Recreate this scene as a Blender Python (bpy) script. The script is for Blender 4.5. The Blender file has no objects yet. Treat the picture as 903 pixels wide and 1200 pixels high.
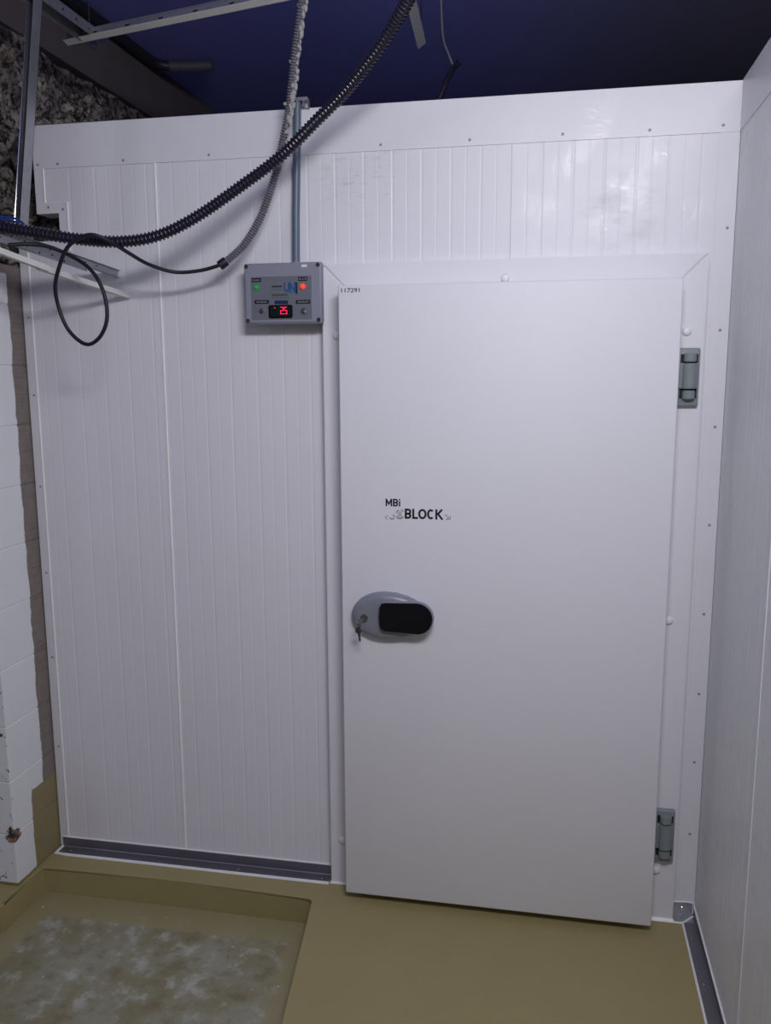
import bpy, bmesh, math, random
from mathutils import Vector, Matrix, noise
C = bpy.context.scene.collection
S = bpy.context.scene
random.seed(7)

# ------------------------------------------------------------------ camera
cam_d = bpy.data.cameras.new('camera')
cam = bpy.data.objects.new('camera', cam_d); C.objects.link(cam)
cam_d.sensor_fit = 'HORIZONTAL'; cam_d.sensor_width = 36.0
cam_d.lens = 1000.88 / 903.0 * 36.0
cam_d.clip_start = 0.02
RR = ((0.98197338, 0.18896972, -0.00432778), (0.02645601, -0.16007614, -0.98675007), (-0.18715866, 0.96884781, -0.16218989))
m = Matrix(((RR[0][0], -RR[1][0], -RR[2][0], 0.0), (RR[0][1], -RR[1][1], -RR[2][1], -2.7),
            (RR[0][2], -RR[1][2], -RR[2][2], 1.765), (0, 0, 0, 1)))
cam.matrix_world = m
S.camera = cam

# ------------------------------------------------------------------ world, lamps, exposure
w = bpy.data.worlds.new('world'); S.world = w; w.use_nodes = True
w.node_tree.nodes['Background'].inputs[0].default_value = (0.55, 0.6, 0.8, 1)
w.node_tree.nodes['Background'].inputs[1].default_value = 0.02
S.view_settings.view_transform = 'Standard'; S.view_settings.look = 'None'
S.view_settings.gamma = 1.0; S.view_settings.use_curve_mapping = False
S.view_settings.exposure = 0.0
def area(name, loc, target, sx, sy, power, col):
    d = bpy.data.lights.new(name, 'AREA'); d.shape = 'RECTANGLE'; d.size = sx; d.size_y = sy
    d.energy = power; d.color = col
    o = bpy.data.objects.new(name, d); C.objects.link(o); o.location = loc
    o.rotation_euler = (Vector(target) - Vector(loc)).to_track_quat('-Z', 'Y').to_euler()
    return o
# the tube lamp that the panels over the door mirror, hung under the ceiling behind the photographer
area('tube_lamp', (0.24, -2.2, 2.775), (0.24, -1.1, 0.61), 0.95, 0.32, 31, (0.955, 0.945, 1.0))
area('tube_lamp_rim', (0.24, -2.19, 2.78), (0.24, 0.0, 3.5), 0.95, 0.32, 12.5, (0.955, 0.945, 1.0))    # the same bare tube seen from above the batten
pl = bpy.data.lights.new('side_fill', 'POINT'); pl.energy = 12; pl.shadow_soft_size = 0.12; pl.color = (0.9, 0.93, 1.0)
po = bpy.data.objects.new('side_fill', pl); C.objects.link(po); po.location = (-3.3, -2.7, 2.65)   # unseen fill light out to the left, added to lift floor, right wall and ceiling

# ------------------------------------------------------------------ materials
def lin(c):
    return tuple(((v / 255 + 0.055) / 1.055) ** 2.4 if v / 255 > 0.04045 else v / 255 / 12.92 for v in c)
class NT:
    def __init__(s, name):
        s.m = bpy.data.materials.new(name); s.m.use_nodes = True
        s.t = s.m.node_tree; s.b = s.t.nodes['Principled BSDF']
        tc = s.t.nodes.new('ShaderNodeNewGeometry'); s.pos = tc.outputs['Position']
    def n(s, typ, **kw):
        nd = s.t.nodes.new(typ)
        for k, v in kw.items(): setattr(nd, k, v)
        return nd
    def link(s, a, b): s.t.links.new(a, b)
    def put(s, v, sock):
        if isinstance(v, (int, float)): sock.default_value = v
        elif isinstance(v, tuple): sock.default_value = v if len(v) == 4 or len(sock.default_value) == 3 else (*v, 1)
        else: s.link(v, sock)
    def math(s, op, a, b=0.0, c=None, clamp=False):
        nd = s.n('ShaderNodeMath', operation=op, use_clamp=clamp)
        s.put(a, nd.inputs[0]); s.put(b, nd.inputs[1])
        if c is not None: s.put(c, nd.inputs[2])
        return nd.outputs[0]
    def noise(s, scale, detail=4, rough=0.55, vec=None, stretch=None):
        v = vec or s.pos
        if stretch:
            mp = s.n('ShaderNodeMapping'); s.link(v, mp.inputs[0]); mp.inputs['Scale'].default_value = stretch; v = mp.outputs[0]
        nd = s.n('ShaderNodeTexNoise'); s.link(v, nd.inputs['Vector'])
        nd.inputs['Scale'].default_value = scale; nd.inputs['Detail'].default_value = detail; nd.inputs['Roughness'].default_value = rough
        return nd.outputs[0]
    def ramp(s, fac, lo, hi):
        nd = s.n('ShaderNodeMapRange', interpolation_type='SMOOTHSTEP')
        s.put(fac, nd.inputs[0]); nd.inputs[1].default_value = lo; nd.inputs[2].default_value = hi
        return nd.outputs[0]
    def mix(s, fac, a, b):
        nd = s.n('ShaderNodeMix', data_type='RGBA')
        s.put(fac, nd.inputs[0]); s.put(a, nd.inputs[6]); s.put(b, nd.inputs[7])
        return nd.outputs[2]
    def xyz(s):
        nd = s.n('ShaderNodeSeparateXYZ'); s.link(s.pos, nd.inputs[0]); return nd.outputs
    def dist(s, p):
        nd = s.n('ShaderNodeVectorMath', operation='DISTANCE'); s.link(s.pos, nd.inputs[0]); nd.inputs[1].default_value = p
        return nd.outputs['Value']
    def bump(s, h, strength, dist=0.002):
        nd = s.n('ShaderNodeBump'); nd.inputs['Strength'].default_value = strength; nd.inputs['Distance'].default_value = dist
        s.link(h, nd.inputs['Height']); s.link(nd.outputs[0], s.b.inputs['Normal'])
    def set(s, col=None, rough=None, metal=None, emit=None, es=0):
        if col is not None: s.put(col, s.b.inputs['Base Color'])
        if rough is not None: s.put(rough, s.b.inputs['Roughness'])
        if metal is not None: s.b.inputs['Metallic'].default_value = metal
        if emit is not None:
            s.b.inputs['Emission Color'].default_value = (*emit, 1); s.b.inputs['Emission Strength'].default_value = es
        return s.m
def plain(name, col, rough=0.5, metal=0.0, var=0.06, scale=30, bump=0.0, emit=None, es=0):
    t = NT(name); c = lin(col)
    f = t.noise(scale)
    t.set(t.mix(f, tuple(v * (1 - var) for v in c) + (1,), tuple(min(1, v * (1 + var)) for v in c) + (1,)), rough, metal, emit, es)
    if bump: t.bump(f, bump)
    return t.m
def panel_mat(name, wavy, smear, base=(232, 231, 236)):
    t = NT(name); c = lin(base)
    big = t.noise(3.0, 5)
    col = t.mix(big, (*[v * 0.96 for v in c], 1), (*c, 1))
    if smear:
        nz = t.noise(14, 6, 0.7, stretch=(0.6, 1, 1.6))
        d = t.ramp(t.dist((0.19, 0.0, 2.22)), 0.17, 0.0)
        k = t.math('MULTIPLY', d, t.ramp(nz, 0.42, 0.66))
        col = t.mix(t.math('MULTIPLY', k, 0.30), col, (*lin((120, 120, 124)), 1))
        d2 = t.ramp(t.dist((-0.60, 0.0, 2.40)), 0.22, 0.0)
        k2 = t.math('MULTIPLY', d2, t.ramp(t.noise(30, 6, 0.7, stretch=(0.6, 1, 2)), 0.52, 0.62))
        col = t.mix(t.math('MULTIPLY', k2, 0.25), col, (*lin((120, 120, 124)), 1))
    t.set(col, 0.40 if wavy else 0.5)
    t.b.inputs['Specular IOR Level'].default_value = 0.34 if wavy else 0.3
    if wavy:                                               # thin, uneven clear film left on the sheet
        t.put(t.math('MULTIPLY', t.ramp(t.noise(7, 5, 0.65), 0.48, 0.62), 0.22), t.b.inputs['Coat Weight'])
        t.b.inputs['Coat Roughness'].default_value = 0.05
        cb_ = t.n('ShaderNodeBump'); cb_.inputs['Strength'].default_value = 0.5; cb_.inputs['Distance'].default_value = 0.004
        t.link(t.noise(75, 2, 0.5), cb_.inputs['Height']); t.link(cb_.outputs[0], t.b.inputs['Coat Normal'])
    h = t.math('ADD', t.noise(7, 3, stretch=(1, 1, 0.6)), t.math('MULTIPLY', t.noise(55, 2), 0.20 if wavy else 0.1))
    t.bump(h, 0.26 if wavy else 0.08, 0.004)
    return t.m
M = {}
M['panel'] = panel_mat('white_panel', True, True)
M['flash'] = panel_mat('white_flashing', True, False)
M['leaf'] = panel_mat('white_door', False, False)
M['side'] = panel_mat('white_side_panel', True, False, (234, 236, 238))
M['silicone'] = plain('white_silicone', (246, 246, 246), 0.35, var=0.02)
M['rivet'] = plain('rivet_grey', (150, 148, 154), 0.45, 0.3)
M['plug'] = plain('white_plastic', (236, 236, 238), 0.35, var=0.02)
M['lock'] = plain('blue_grey_plastic', (138, 141, 154), 0.38, 0.15, var=0.03)
M['hinge'] = plain('hinge_grey', (134, 142, 144), 0.45, var=0.03)
M['dark'] = plain('dark_gap', (22, 22, 26), 0.7)
M['black'] = plain('black_rubber', (12, 11, 17), 0.8, bump=0.05, scale=300); M['black'].node_tree.nodes['Principled BSDF'].inputs['Specular IOR Level'].default_value = 0.2
M['hose'] = plain('black_hose', (34, 31, 47), 0.26, var=0.1)
M['hosegrey'] = plain('dusty_hose', (118, 115, 124), 0.6, var=0.35, scale=18)
M['cable'] = plain('black_cable', (20, 18, 34), 0.5)
M['bluecable'] = plain('blue_cable', (24, 48, 118), 0.45)
M['foam'] = plain('dried_foam', (176, 174, 172), 0.9, var=0.15, scale=80, bump=0.4)
M['pvc'] = plain('grey_conduit', (96, 110, 128), 0.38, var=0.05)
M['steel'] = plain('brushed_steel', (130, 128, 136), 0.40, 0.65, var=0.12, scale=12)
M['galv'] = plain('galvanised', (172, 172, 178), 0.38, 0.7, var=0.2, scale=40)
M['chrome'] = plain('chrome', (205, 205, 208), 0.15, 1.0, var=0.02)
M['whitemetal'] = plain('white_metal', (216, 216, 212), 0.45, var=0.05)
M['box'] = plain('box_grey', (136, 140, 154), 0.5, var=0.02)
M['plate'] = plain('label_grey', (108, 111, 122), 0.45, var=0.03)
M['ink'] = plain('black_ink', (17, 15, 30), 0.5)
M['inkblue'] = plain('blue_ink', (36, 84, 138), 0.5)
M['inkpale'] = plain('pale_print', (150, 148, 158), 0.5)
M['inkgrey'] = plain('grey_ink', (112, 116, 112), 0.5)
M['inkgreen'] = plain('olive_ink', (66, 74, 56), 0.5)
M['tan'] = plain('tan_ink', (194, 187, 178), 0.5)
M['navy'] = plain('navy_label', (22, 34, 74), 0.5)
M['sticker'] = plain('white_sticker', (226, 226, 230), 0.5)
M['ledgreen'] = plain('led_green', (20, 120, 50), 0.25, emit=(0.01, 0.35, 0.06), es=0.35)
M['ledred'] = plain('led_red', (200, 40, 24), 0.25, emit=(1.0, 0.09, 0.04), es=0.7)
M['digit'] = plain('digit_red', (220, 10, 30), 0.3, emit=(1.0, 0.02, 0.09), es=1.2)
M['screen'] = plain('display_window', (16, 34, 32), 0.2)
M['pipe'] = plain('dark_pipe', (38, 38, 46), 0.5)
M['beam'] = plain('dull_plaster', (98, 90, 93), 0.9, var=0.15, scale=9, bump=0.3)
M['back'] = plain('dull_wall', (196, 194, 190), 0.7)

t = NT('navy_ceiling')                                    # soffit boards: blue, blending to a greyer blue towards the right
f = t.noise(2.2, 4); x, y, z = t.xyz()
streak = t.noise(9, 3, stretch=(1, 0.08, 1))
c = t.mix(f, (*lin((146, 152, 234)), 1), (*lin((132, 136, 208)), 1))
c = t.mix(t.ramp(x, -0.7, 0.8), c, (*lin((128, 126, 150)), 1))
M['ceiling'] = t.set(c, 0.8); t.bump(t.math('ADD', t.noise(40), t.math('MULTIPLY', streak, 2)), 0.2)

t = NT('olive_floor_paint')
f = t.noise(6, 6); g = t.noise(160, 2)
c = t.mix(f, (*lin((154, 142, 96)), 1), (*lin((164, 152, 106)), 1))
c = t.mix(t.ramp(g, 0.66, 0.74), c, (*lin((176, 168, 130)), 1))
M['olive'] = t.set(c, t.math('MULTIPLY_ADD', f, 0.15, 0.38)); t.bump(t.math('ADD', g, f), 0.12)

t = NT('sunken_concrete')                                  # bare slab with the olive coat lapped on along the curbs
x, y, z = t.xyz()
w1 = t.math('MULTIPLY', t.math('SUBTRACT', t.noise(7, 6, 0.65), 0.5), 0.10)
band = t.math('MAXIMUM', t.ramp(t.math('ADD', y, w1), -0.265, -0.245),
              t.math('MAXIMUM', t.ramp(t.math('ADD', t.math('MULTIPLY_ADD', y, 0.124, x), w1), -0.87, -0.83),
                     t.ramp(t.math('ADD', x, w1), -1.66, -1.70)))
n1 = t.noise(3.4, 8, 0.62); n2 = t.noise(11, 8, 0.68); n3 = t.noise(120, 3)
base = t.mix(t.ramp(n1, 0.38, 0.62), (*lin((136, 131, 98)), 1), (*lin((156, 154, 134)), 1))
base = t.mix(t.math('MULTIPLY', t.ramp(n2, 0.50, 0.68), 0.75), base, (*lin((196, 196, 190)), 1))
base = t.mix(t.math('MULTIPLY', t.ramp(n2, 0.47, 0.33), 0.7), base, (*lin((118, 110, 82)), 1))
ol = t.mix(n1, (*lin((154, 145, 104)), 1), (*lin((162, 154, 116)), 1))
spots = t.ramp(t.noise(38, 2, 0.4), 0.76, 0.78)
c = t.mix(t.math('MULTIPLY', band, 0.9), base, ol)
c = t.mix(t.math('MULTIPLY', spots, 0.8), c, (*lin((214, 212, 206)), 1))
M['concrete'] = t.set(c, 0.5); t.bump(t.math('ADD', n3, t.math('MULTIPLY', n2, 2)), 0.15)

def block_mat(name):                                       # white paint ending short of the cold room, olive foot, raw block in the gap
    t = NT(name); x, y, z = t.xyz()
    wob = t.math('MULTIPLY', t.math('SUBTRACT', t.noise(9, 5, 0.6), 0.5), 0.035)
    yy = t.math('ADD', y, wob)
    raw = t.ramp(yy, -0.079, -0.075)
    rawz = t.ramp(t.math('ADD', z, wob), 2.085, 2.092)
    raw = t.math('MAXIMUM', raw, rawz)
    n = t.noise(40, 6, 0.7); ridg = t.noise(30, 2, stretch=(1, 0.2, 6))
    rawc = t.mix(n, (*lin((112, 102, 98)), 1), (*lin((150, 140, 134)), 1))
    rawc = t.mix(t.math('MULTIPLY', t.ramp(ridg, 0.55, 0.7), 0.4), rawc, (*lin((84, 74, 70)), 1))
    white = t.mix(t.noise(5, 4), (*lin((232, 234, 238)), 1), (*lin((240, 241, 243)), 1))
    chips = t.math('MULTIPLY', t.ramp(t.noise(26, 5, 0.7), 0.60, 0.63),
                   t.math('MULTIPLY', t.ramp(t.math('ABSOLUTE', t.math('ADD', y, 0.268)), 0.016, 0.006), t.ramp(z, 1.0, 0.8)))
    d = t.math('ADD', t.dist((-1.78, -0.255, 0.185)), t.math('MULTIPLY', t.math('SUBTRACT', t.noise(22, 4, 0.65), 0.5), 0.11))
    scar = t.ramp(d, 0.030, 0.024)
    white = t.mix(chips, white, (*lin((66, 62, 60)), 1))
    white = t.mix(scar, white, t.mix(t.ramp(t.noise(45, 3), 0.45, 0.55), (*lin((150, 116, 92)), 1), (*lin((60, 56, 54)), 1)))
    c = t.mix(raw, white, rawc)
    foot = t.math('MULTIPLY', t.ramp(t.math('ADD', z, t.math('MULTIPLY', wob, 0.7)), 0.30, 0.295), t.ramp(yy, -0.155, -0.151))
    foot = t.math('MAXIMUM', foot, t.ramp(t.math('ADD', z, t.math('MULTIPLY', wob, 0.5)), 0.012, 0.006))
    c = t.mix(foot, c, t.mix(n, (*lin((140, 128, 90)), 1), (*lin((152, 141, 102)), 1)))
    t.set(c, 0.6)
    t.bump(t.math('ADD', t.math('MULTIPLY', raw, n), t.math('MULTIPLY', t.noise(18, 4), 0.5)), 0.5, 0.003)
    return t.m
M['block'] = block_mat('painted_block')
t = NT('rubble_stone'); n = t.noise(9, 8, 0.7); n2 = t.noise(45, 5, 0.7)
c = t.mix(t.ramp(n, 0.35, 0.65), (*lin((110, 99, 93)), 1), (*lin((204, 196, 186)), 1))
c = t.mix(t.ramp(n2, 0.56, 0.40), c, (*lin((52, 45, 44)), 1))
M['rubble'] = t.set(c, 0.95); t.bump(t.math('ADD', n2, n), 0.9, 0.02)

# ------------------------------------------------------------------ object helpers
def origin(p):
    v = Vector((0, 0, 0))
    while p is not None: v += p.location; p = p.parent
    return v
SH = Vector((0, 0, 0))                                     # how far the fittings of the door leaf stand off the wall
def obj(name, bm, mat, parent=None, smooth=False, kind=None, label=None, loc=None):
    """link a bmesh (world coordinates) as one mesh object; top-level meshes keep their origin at loc"""
    me = bpy.data.meshes.new(name)
    off = origin(parent) if parent else Vector(loc or (0, 0, 0))
    bm.transform(Matrix.Translation(SH - off))
    bmesh.ops.recalc_face_normals(bm, faces=bm.faces[:])
    bm.to_mesh(me); bm.free()
    me.materials.append(mat)
    if smooth:
        for p in me.polygons: p.use_smooth = True
        me.set_sharp_from_angle(angle=math.radians(40))
    o = bpy.data.objects.new(name, me); C.objects.link(o)
    if parent: o.parent = parent
    else: o.location = off
    if kind: o['kind'] = kind
    if label: o['label'] = label
    return o
def inst(name, src, parent, p, rot=(0, 0, 0), scale=(1, 1, 1)):
    o = bpy.data.objects.new(name, src); C.objects.link(o)
    o.parent = parent; o.location = Vector(p) - origin(parent); o.rotation_euler = rot; o.scale = scale
    return o
def tag(o, label, cat, group=None, kind=None):
    o['label'] = label; o['category'] = cat
    if group: o['group'] = group
    if kind: o['kind'] = kind
    return o
def thing(name, loc, label, cat, group=None, kind=None):
    o = bpy.data.objects.new(name, None); o.empty_display_size = 0.1; C.objects.link(o); o.location = loc
    return tag(o, label, cat, group, kind)
def box(bm, a, b, bev=0.0, seg=2, edges=None):
    a, b = [min(p) for p in zip(a, b)], [max(p) for p in zip(a, b)]
    vs = [bm.verts.new((x, y, z)) for x in (a[0], b[0]) for y in (a[1], b[1]) for z in (a[2], b[2])]
    fs = [bm.faces.new([vs[i] for i in q]) for q in ((0, 1, 3, 2), (4, 6, 7, 5), (0, 4, 5, 1), (2, 3, 7, 6), (0, 2, 6, 4), (1, 5, 7, 3))]
    if bev:
        es = list({e for f in fs for e in f.edges})
        if edges: es = [e for e in es if edges(e)]
        bmesh.ops.bevel(bm, geom=es, offset=bev, segments=seg, affect='EDGES', profile=0.5)
    return vs
def B(a, b, bev=0.0, seg=2, edges=None):
    bm = bmesh.new(); box(bm, a, b, bev, seg, edges); return bm
def prism(bm, poly, y0, y1, ax='y'):
    """extrude a closed outline; ax y: outline in (x,z); ax z: outline in (x,y)"""
    mk = (lambda p, h: (p[0], h, p[1])) if ax == 'y' else (lambda p, h: (p[0], p[1], h))
    A = [bm.verts.new(mk(p, y0)) for p in poly]; Bv = [bm.verts.new(mk(p, y1)) for p in poly]
    n = len(poly)
    f0 = bm.faces.new(A); f1 = bm.faces.new(Bv[::-1])
    for i in range(n): bm.faces.new((A[i], Bv[i], Bv[(i + 1) % n], A[(i + 1) % n]))
    return f0, f1
def loft(bm, rings, cap0=True, cap1=True):
    R = [[bm.verts.new(p) for p in r] for r in rings]
    n = len(R[0])
    for a, b in zip(R, R[1:]):
        for i in range(n): bm.faces.new((a[i], a[(i + 1) % n], b[(i + 1) % n], b[i]))
    if cap0: bm.faces.new(R[0][::-1])
    if cap1: bm.faces.new(R[-1])
def spline(pts, step):
    P = [Vector(p) for p in pts]; P = [P[0] * 2 - P[1]] + P + [P[-1] * 2 - P[-2]]
    d = []
    for i in range(1, len(P) - 2):
        for k in range(24):
            u = k / 24; a, b, c, e = P[i - 1:i + 3]
            d.append(0.5 * ((2 * b) + (c - a) * u + (2 * a - 5 * b + 4 * c - e) * u * u + (3 * b - a - 3 * c + e) * u ** 3))
    d.append(P[-2]); out = [d[0]]; acc = 0
    for a, b in zip(d, d[1:]):
        L = (b - a).length
        while acc + L >= step:
            a = a + (b - a).normalized() * (step - acc); L = (b - a).length; acc = 0; out.append(a.copy())
        acc += L
    if (out[-1] - d[-1]).length > step * 0.2: out.append(d[-1].copy())
    return out
def sweep(bm, pts, rad, seg=12):
    """tube along points; rad is a number or a function of the index"""
    T = [(pts[min(i + 1, len(pts) - 1)] - pts[max(i - 1, 0)]).normalized() for i in range(len(pts))]
    nrm = T[0].orthogonal().normalized(); rings = []
    for i, p in enumerate(pts):
        nrm = (nrm - T[i] * nrm.dot(T[i])).normalized(); bn = T[i].cross(nrm)
        r = rad(i) if callable(rad) else rad
        rings.append([p + (nrm * math.cos(a) + bn * math.sin(a)) * r for a in [2 * math.pi * k / seg for k in range(seg)]])
    loft(bm, rings)
def tube(pts, r, step=0.02, seg=12):
    bm = bmesh.new(); sweep(bm, spline(pts, step), r, seg); return bm
def corrugated(pts, r, pitch, depth, seg=14):
    prof = (0.15, 0, 0.15, 0.75, 1, 0.75); bm = bmesh.new()
    sweep(bm, spline(pts, pitch / 6), lambda i: r - depth * prof[i % 6], seg); return bm
def cyl(bm, p, axis, r, h, seg=20, r2=None, dome=0):
    ax = Vector(axis).normalized(); n = ax.orthogonal().normalized(); b = ax.cross(n); p = Vector(p)
    def ring(rr, hh): return [p + ax * hh + (n * math.cos(a) + b * math.sin(a)) * rr for a in [2 * math.pi * k / seg for k in range(seg)]]
    rings = [ring(r, 0), ring(r2 if r2 else r, h)]
    if dome:
        rr = r2 or r
        for k in range(1, 5):
            a = math.pi / 2 * k / 5; rings.append(ring(rr * math.cos(a), h + dome * math.sin(a)))
    loft(bm, rings)
def channel(p0, p1, prof, side, up):
    """open sheet-metal section (list of (side,up) points, closed outline) extruded from p0 to p1"""
    bm = bmesh.new(); p0, p1, side, up = map(Vector, (p0, p1, side, up))
    loft(bm, [[p0 + side * a + up * b for a, b in prof], [p1 + side * a + up * b for a, b in prof]]); return bm
def U(wd, ht, t=0.0015):                                   # U section open at the top of 'up'
    return [(-wd / 2, ht), (-wd / 2, 0), (wd / 2, 0), (wd / 2, ht), (wd / 2 - t, ht), (wd / 2 - t, t), (-wd / 2 + t, t), (-wd / 2 + t, ht)]
def text(name, s, x0, z0, x1, z1, y, mat, parent, bold=0.0, label=None, depth=0.0004):
    cu = bpy.data.curves.new(name, 'FONT'); cu.body = s; cu.offset = bold; cu.extrude = 0.01; cu.resolution_u = 3
    to = bpy.data.objects.new(name, cu); C.objects.link(to)
    bpy.context.view_layer.update()
    me = bpy.data.meshes.new_from_object(to.evaluated_get(bpy.context.evaluated_depsgraph_get()))
    bpy.data.objects.remove(to); bpy.data.curves.remove(cu)
    bm = bmesh.new(); bm.from_mesh(me); bpy.data.meshes.remove(me)
    xs = [v.co.x for v in bm.verts]; ys = [v.co.y for v in bm.verts]
    a, b, c, d = min(xs), max(xs), min(ys), max(ys)
    for v in bm.verts:
        u, q, h = (v.co.x - a) / (b - a), (v.co.y - c) / (d - c), v.co.z
        v.co = (x0 + u * (x1 - x0), y - (depth if h > 0 else 0), z0 + q * (z1 - z0))
    return obj(name, bm, mat, parent, label=label)
def rivet_mesh(r=0.0045):
    bm = bmesh.new(); cyl(bm, (0, 0, 0), (0, -1, 0), r, 0.0006, 10, dome=0.0016)
    me = bpy.data.meshes.new('rivet'); bmesh.ops.recalc_face_normals(bm, faces=bm.faces[:]); bm.to_mesh(me); bm.free(); me.materials.append(M['rivet']); return me
RIV = rivet_mesh(0.0042); RIVS = rivet_mesh(0.0038)
RIVS.materials[0] = M['chrome']

# ------------------------------------------------------------------ setting: floor
ROOM_X0, ROOM_Y0, ROOM_Y1, CEIL = -4.5, -6.0, 3.0, 3.13
WX = 0.505                                                 # face of the right wall
floor = obj('floor', B((ROOM_X0, ROOM_Y0, -0.2), (WX, 0.1, -0.1)), M['concrete'], kind='structure')
floor['label'] = 'sunken bare concrete floor with worn olive paint along its edges'; floor['category'] = 'floor'
bm = bmesh.new()
xe = lambda y: -0.738 + 0.124 * (-0.247 - y)
prism(bm, [(WX, 0.1), (WX, ROOM_Y0), (xe(ROOM_Y0), ROOM_Y0), (-0.738, -0.247), (-0.742, -0.165), (-0.750, -0.149), (-0.766, -0.142), (-1.2, -0.136),
           (-1.745, -0.138), (-1.762, -0.145), (-1.768, -0.16), (-1.768, -0.36), (-1.775, -0.378), (-1.80, -0.382), (ROOM_X0, -0.382), (ROOM_X0, 0.1)], -0.0995, 0.0, 'z')
es = [e for e in bm.edges if all(abs(v.co.z) < 1e-6 for v in e.verts) and not all(abs(v.co.x - WX) < 1e-6 for v in e.verts)]
bmesh.ops.bevel(bm, geom=es, offset=0.007, segments=3, affect='EDGES')
obj('raised_screed', bm, M['olive'], floor, smooth=True, label='smooth olive painted step raised above the sunken floor')

# ------------------------------------------------------------------ setting: back wall of sandwich panels
wall = bpy.data.objects.new('wall_back', None); C.objects.link(wall)
tag(wall, 'white ribbed insulated panel wall with cap flashing, around the door', 'wall', kind='structure')
PITCH = 0.045
def ribbed(bm, u0, u1, z0, z1, place, thick=0.08):
    """panel face with pressed micro-ribs; place(u, depth, z) -> world"""
    cols = [(u0, 0.0)]
    k = math.ceil((u0 + 0.006) / PITCH)
    while k * PITCH < u1 - 0.006:
        g = k * PITCH; d, h = (0.0007, 0.0050) if k % 2 else (0.00035, 0.0035)
        cols += [(g - h, 0), (g - h * 0.35, d), (g + h * 0.35, d), (g + h, 0)]
        k += 1
    cols += [(u1, 0.0)]
    lo = [bm.verts.new(place(u, d, z0)) for u, d in cols] + [bm.verts.new(place(u1, thick, z0)), bm.verts.new(place(u0, thick, z0))]
    hi = [bm.verts.new(place(u, d, z1)) for u, d in cols] + [bm.verts.new(place(u1, thick, z1)), bm.verts.new(place(u0, thick, z1))]
    n = len(lo)
    for i in range(n): bm.faces.new((lo[i], lo[(i + 1) % n], hi[(i + 1) % n], hi[i]))
    bm.faces.new(lo[::-1]); bm.faces.new(hi)
front = lambda u, d, z: (u, d, z)
XS1, XS2 = -1.272, -0.135
bm = bmesh.new()
ribbed(bm, -1.62, XS1 - 0.0015, 0.002, 2.55, front)
ribbed(bm, -1.772, -1.62, 0.002, 2.20, front)
ribbed(bm, -1.70, -1.62, 2.288, 2.55, front)
obj('panel', bm, M['panel'], wall)
bm = bmesh.new(); ribbed(bm, XS1 + 0.0015, XS2 - 0.0004, 0.002, 2.55, front); obj('panel', bm, M['panel'], wall)
bm = bmesh.new(); ribbed(bm, XS2 + 0.0004, WX - 0.002, 0.002, 2.55, front); obj('panel', bm, M['panel'], wall)
bm = bmesh.new()                                           # tongue of the joint beside the second seam
box(bm, (XS2 - 0.009, 0.0, 0.01), (XS2 - 0.002, -0.0009, 2.43)); box(bm, (XS2 + 0.002, 0.0, 0.01), (XS2 + 0.013, -0.0009, 2.43))
obj('joint_lip', bm, M['panel'], wall)
bm = bmesh.new()
box(bm, (-1.70, -0.0025, 2.432), (WX - 0.001, 0.0, 2.567)); box(bm, (-1.70, -0.0025, 2.5655), (WX - 0.001, 0.085, 2.567))
box(bm, (-1.70, -0.0032, 2.430), (WX - 0.001, -0.0008, 2.4335))
obj('cap_flashing', bm, M['flash'], wall)
for a, b in (((-1.776, 0.002), (-1.743, 2.20)), ((-1.743, 2.165), (-1.62, 2.20)), ((-1.62, 2.165), (-1.587, 2.322)),
             ((-1.70, 2.288), (-1.62, 2.322)), ((-1.70, 2.322), (-1.667, 2.4315)), ((0.452, 0.002), (WX - 0.001, 2.4315))):
    obj('edge_flashing', B((a[0], -0.0016, a[1]), (b[0], 0.0, b[1])), M['flash'], wall)
def bead(pts, r, mat=None, parent=None, step=0.05, name='silicone_bead'):
    return obj(name, tube(pts, r, step, 6), mat or M['silicone'], parent or wall, smooth=True)
def vbead(x0, z0, x1, z1, r=0.0035, y=-0.0016):
    bm = bmesh.new(); sweep(bm, [Vector((x0, y, z0)), Vector((x1, y, z1))], r, 6)
    return obj('silicone_bead', bm, M['silicone'], wall, smooth=True)
vbead(XS1, 0.04, XS1, 2.43, 0.0042, -0.0004)
vbead(-1.743, 0.04, -1.743, 2.165); vbead(-1.587, 2.165, -1.587, 2.322); vbead(-1.667, 2.322, -1.587, 2.322, 0.0016); vbead(-1.667, 2.322, -1.667, 2.43)
for x, z in ((-1.379, 2.443), (-1.612, 2.443), (-1.684, 2.443), (-1.086, 2.445), (-0.81, 2.445), (-0.531, 2.447), (-0.26, 2.447), (0.012, 2.449), (0.257, 2.447), (0.457, 2.449),
             (0.484, 2.169), (0.480, 1.881), (0.482, 1.598), (0.482, 1.30), (0.481, 1.02), (0.480, 0.76), (0.478, 0.531), (0.477, 0.284),
             (-1.757, 1.952), (-1.757, 1.69), (-1.757, 1.371), (-1.757, 1.06), (-1.757, 0.745), (-1.757, 0.40), (-1.656, 2.308), (-1.604, 2.300)):
    inst('rivet', RIV, wall, (x, -0.0025 if z > 2.435 else -0.0016, z))
obj('roof_panel', B((-1.70, 0.09, 2.46), (3.0, ROOM_Y1, 2.55)), M['flash'], wall)

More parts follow.
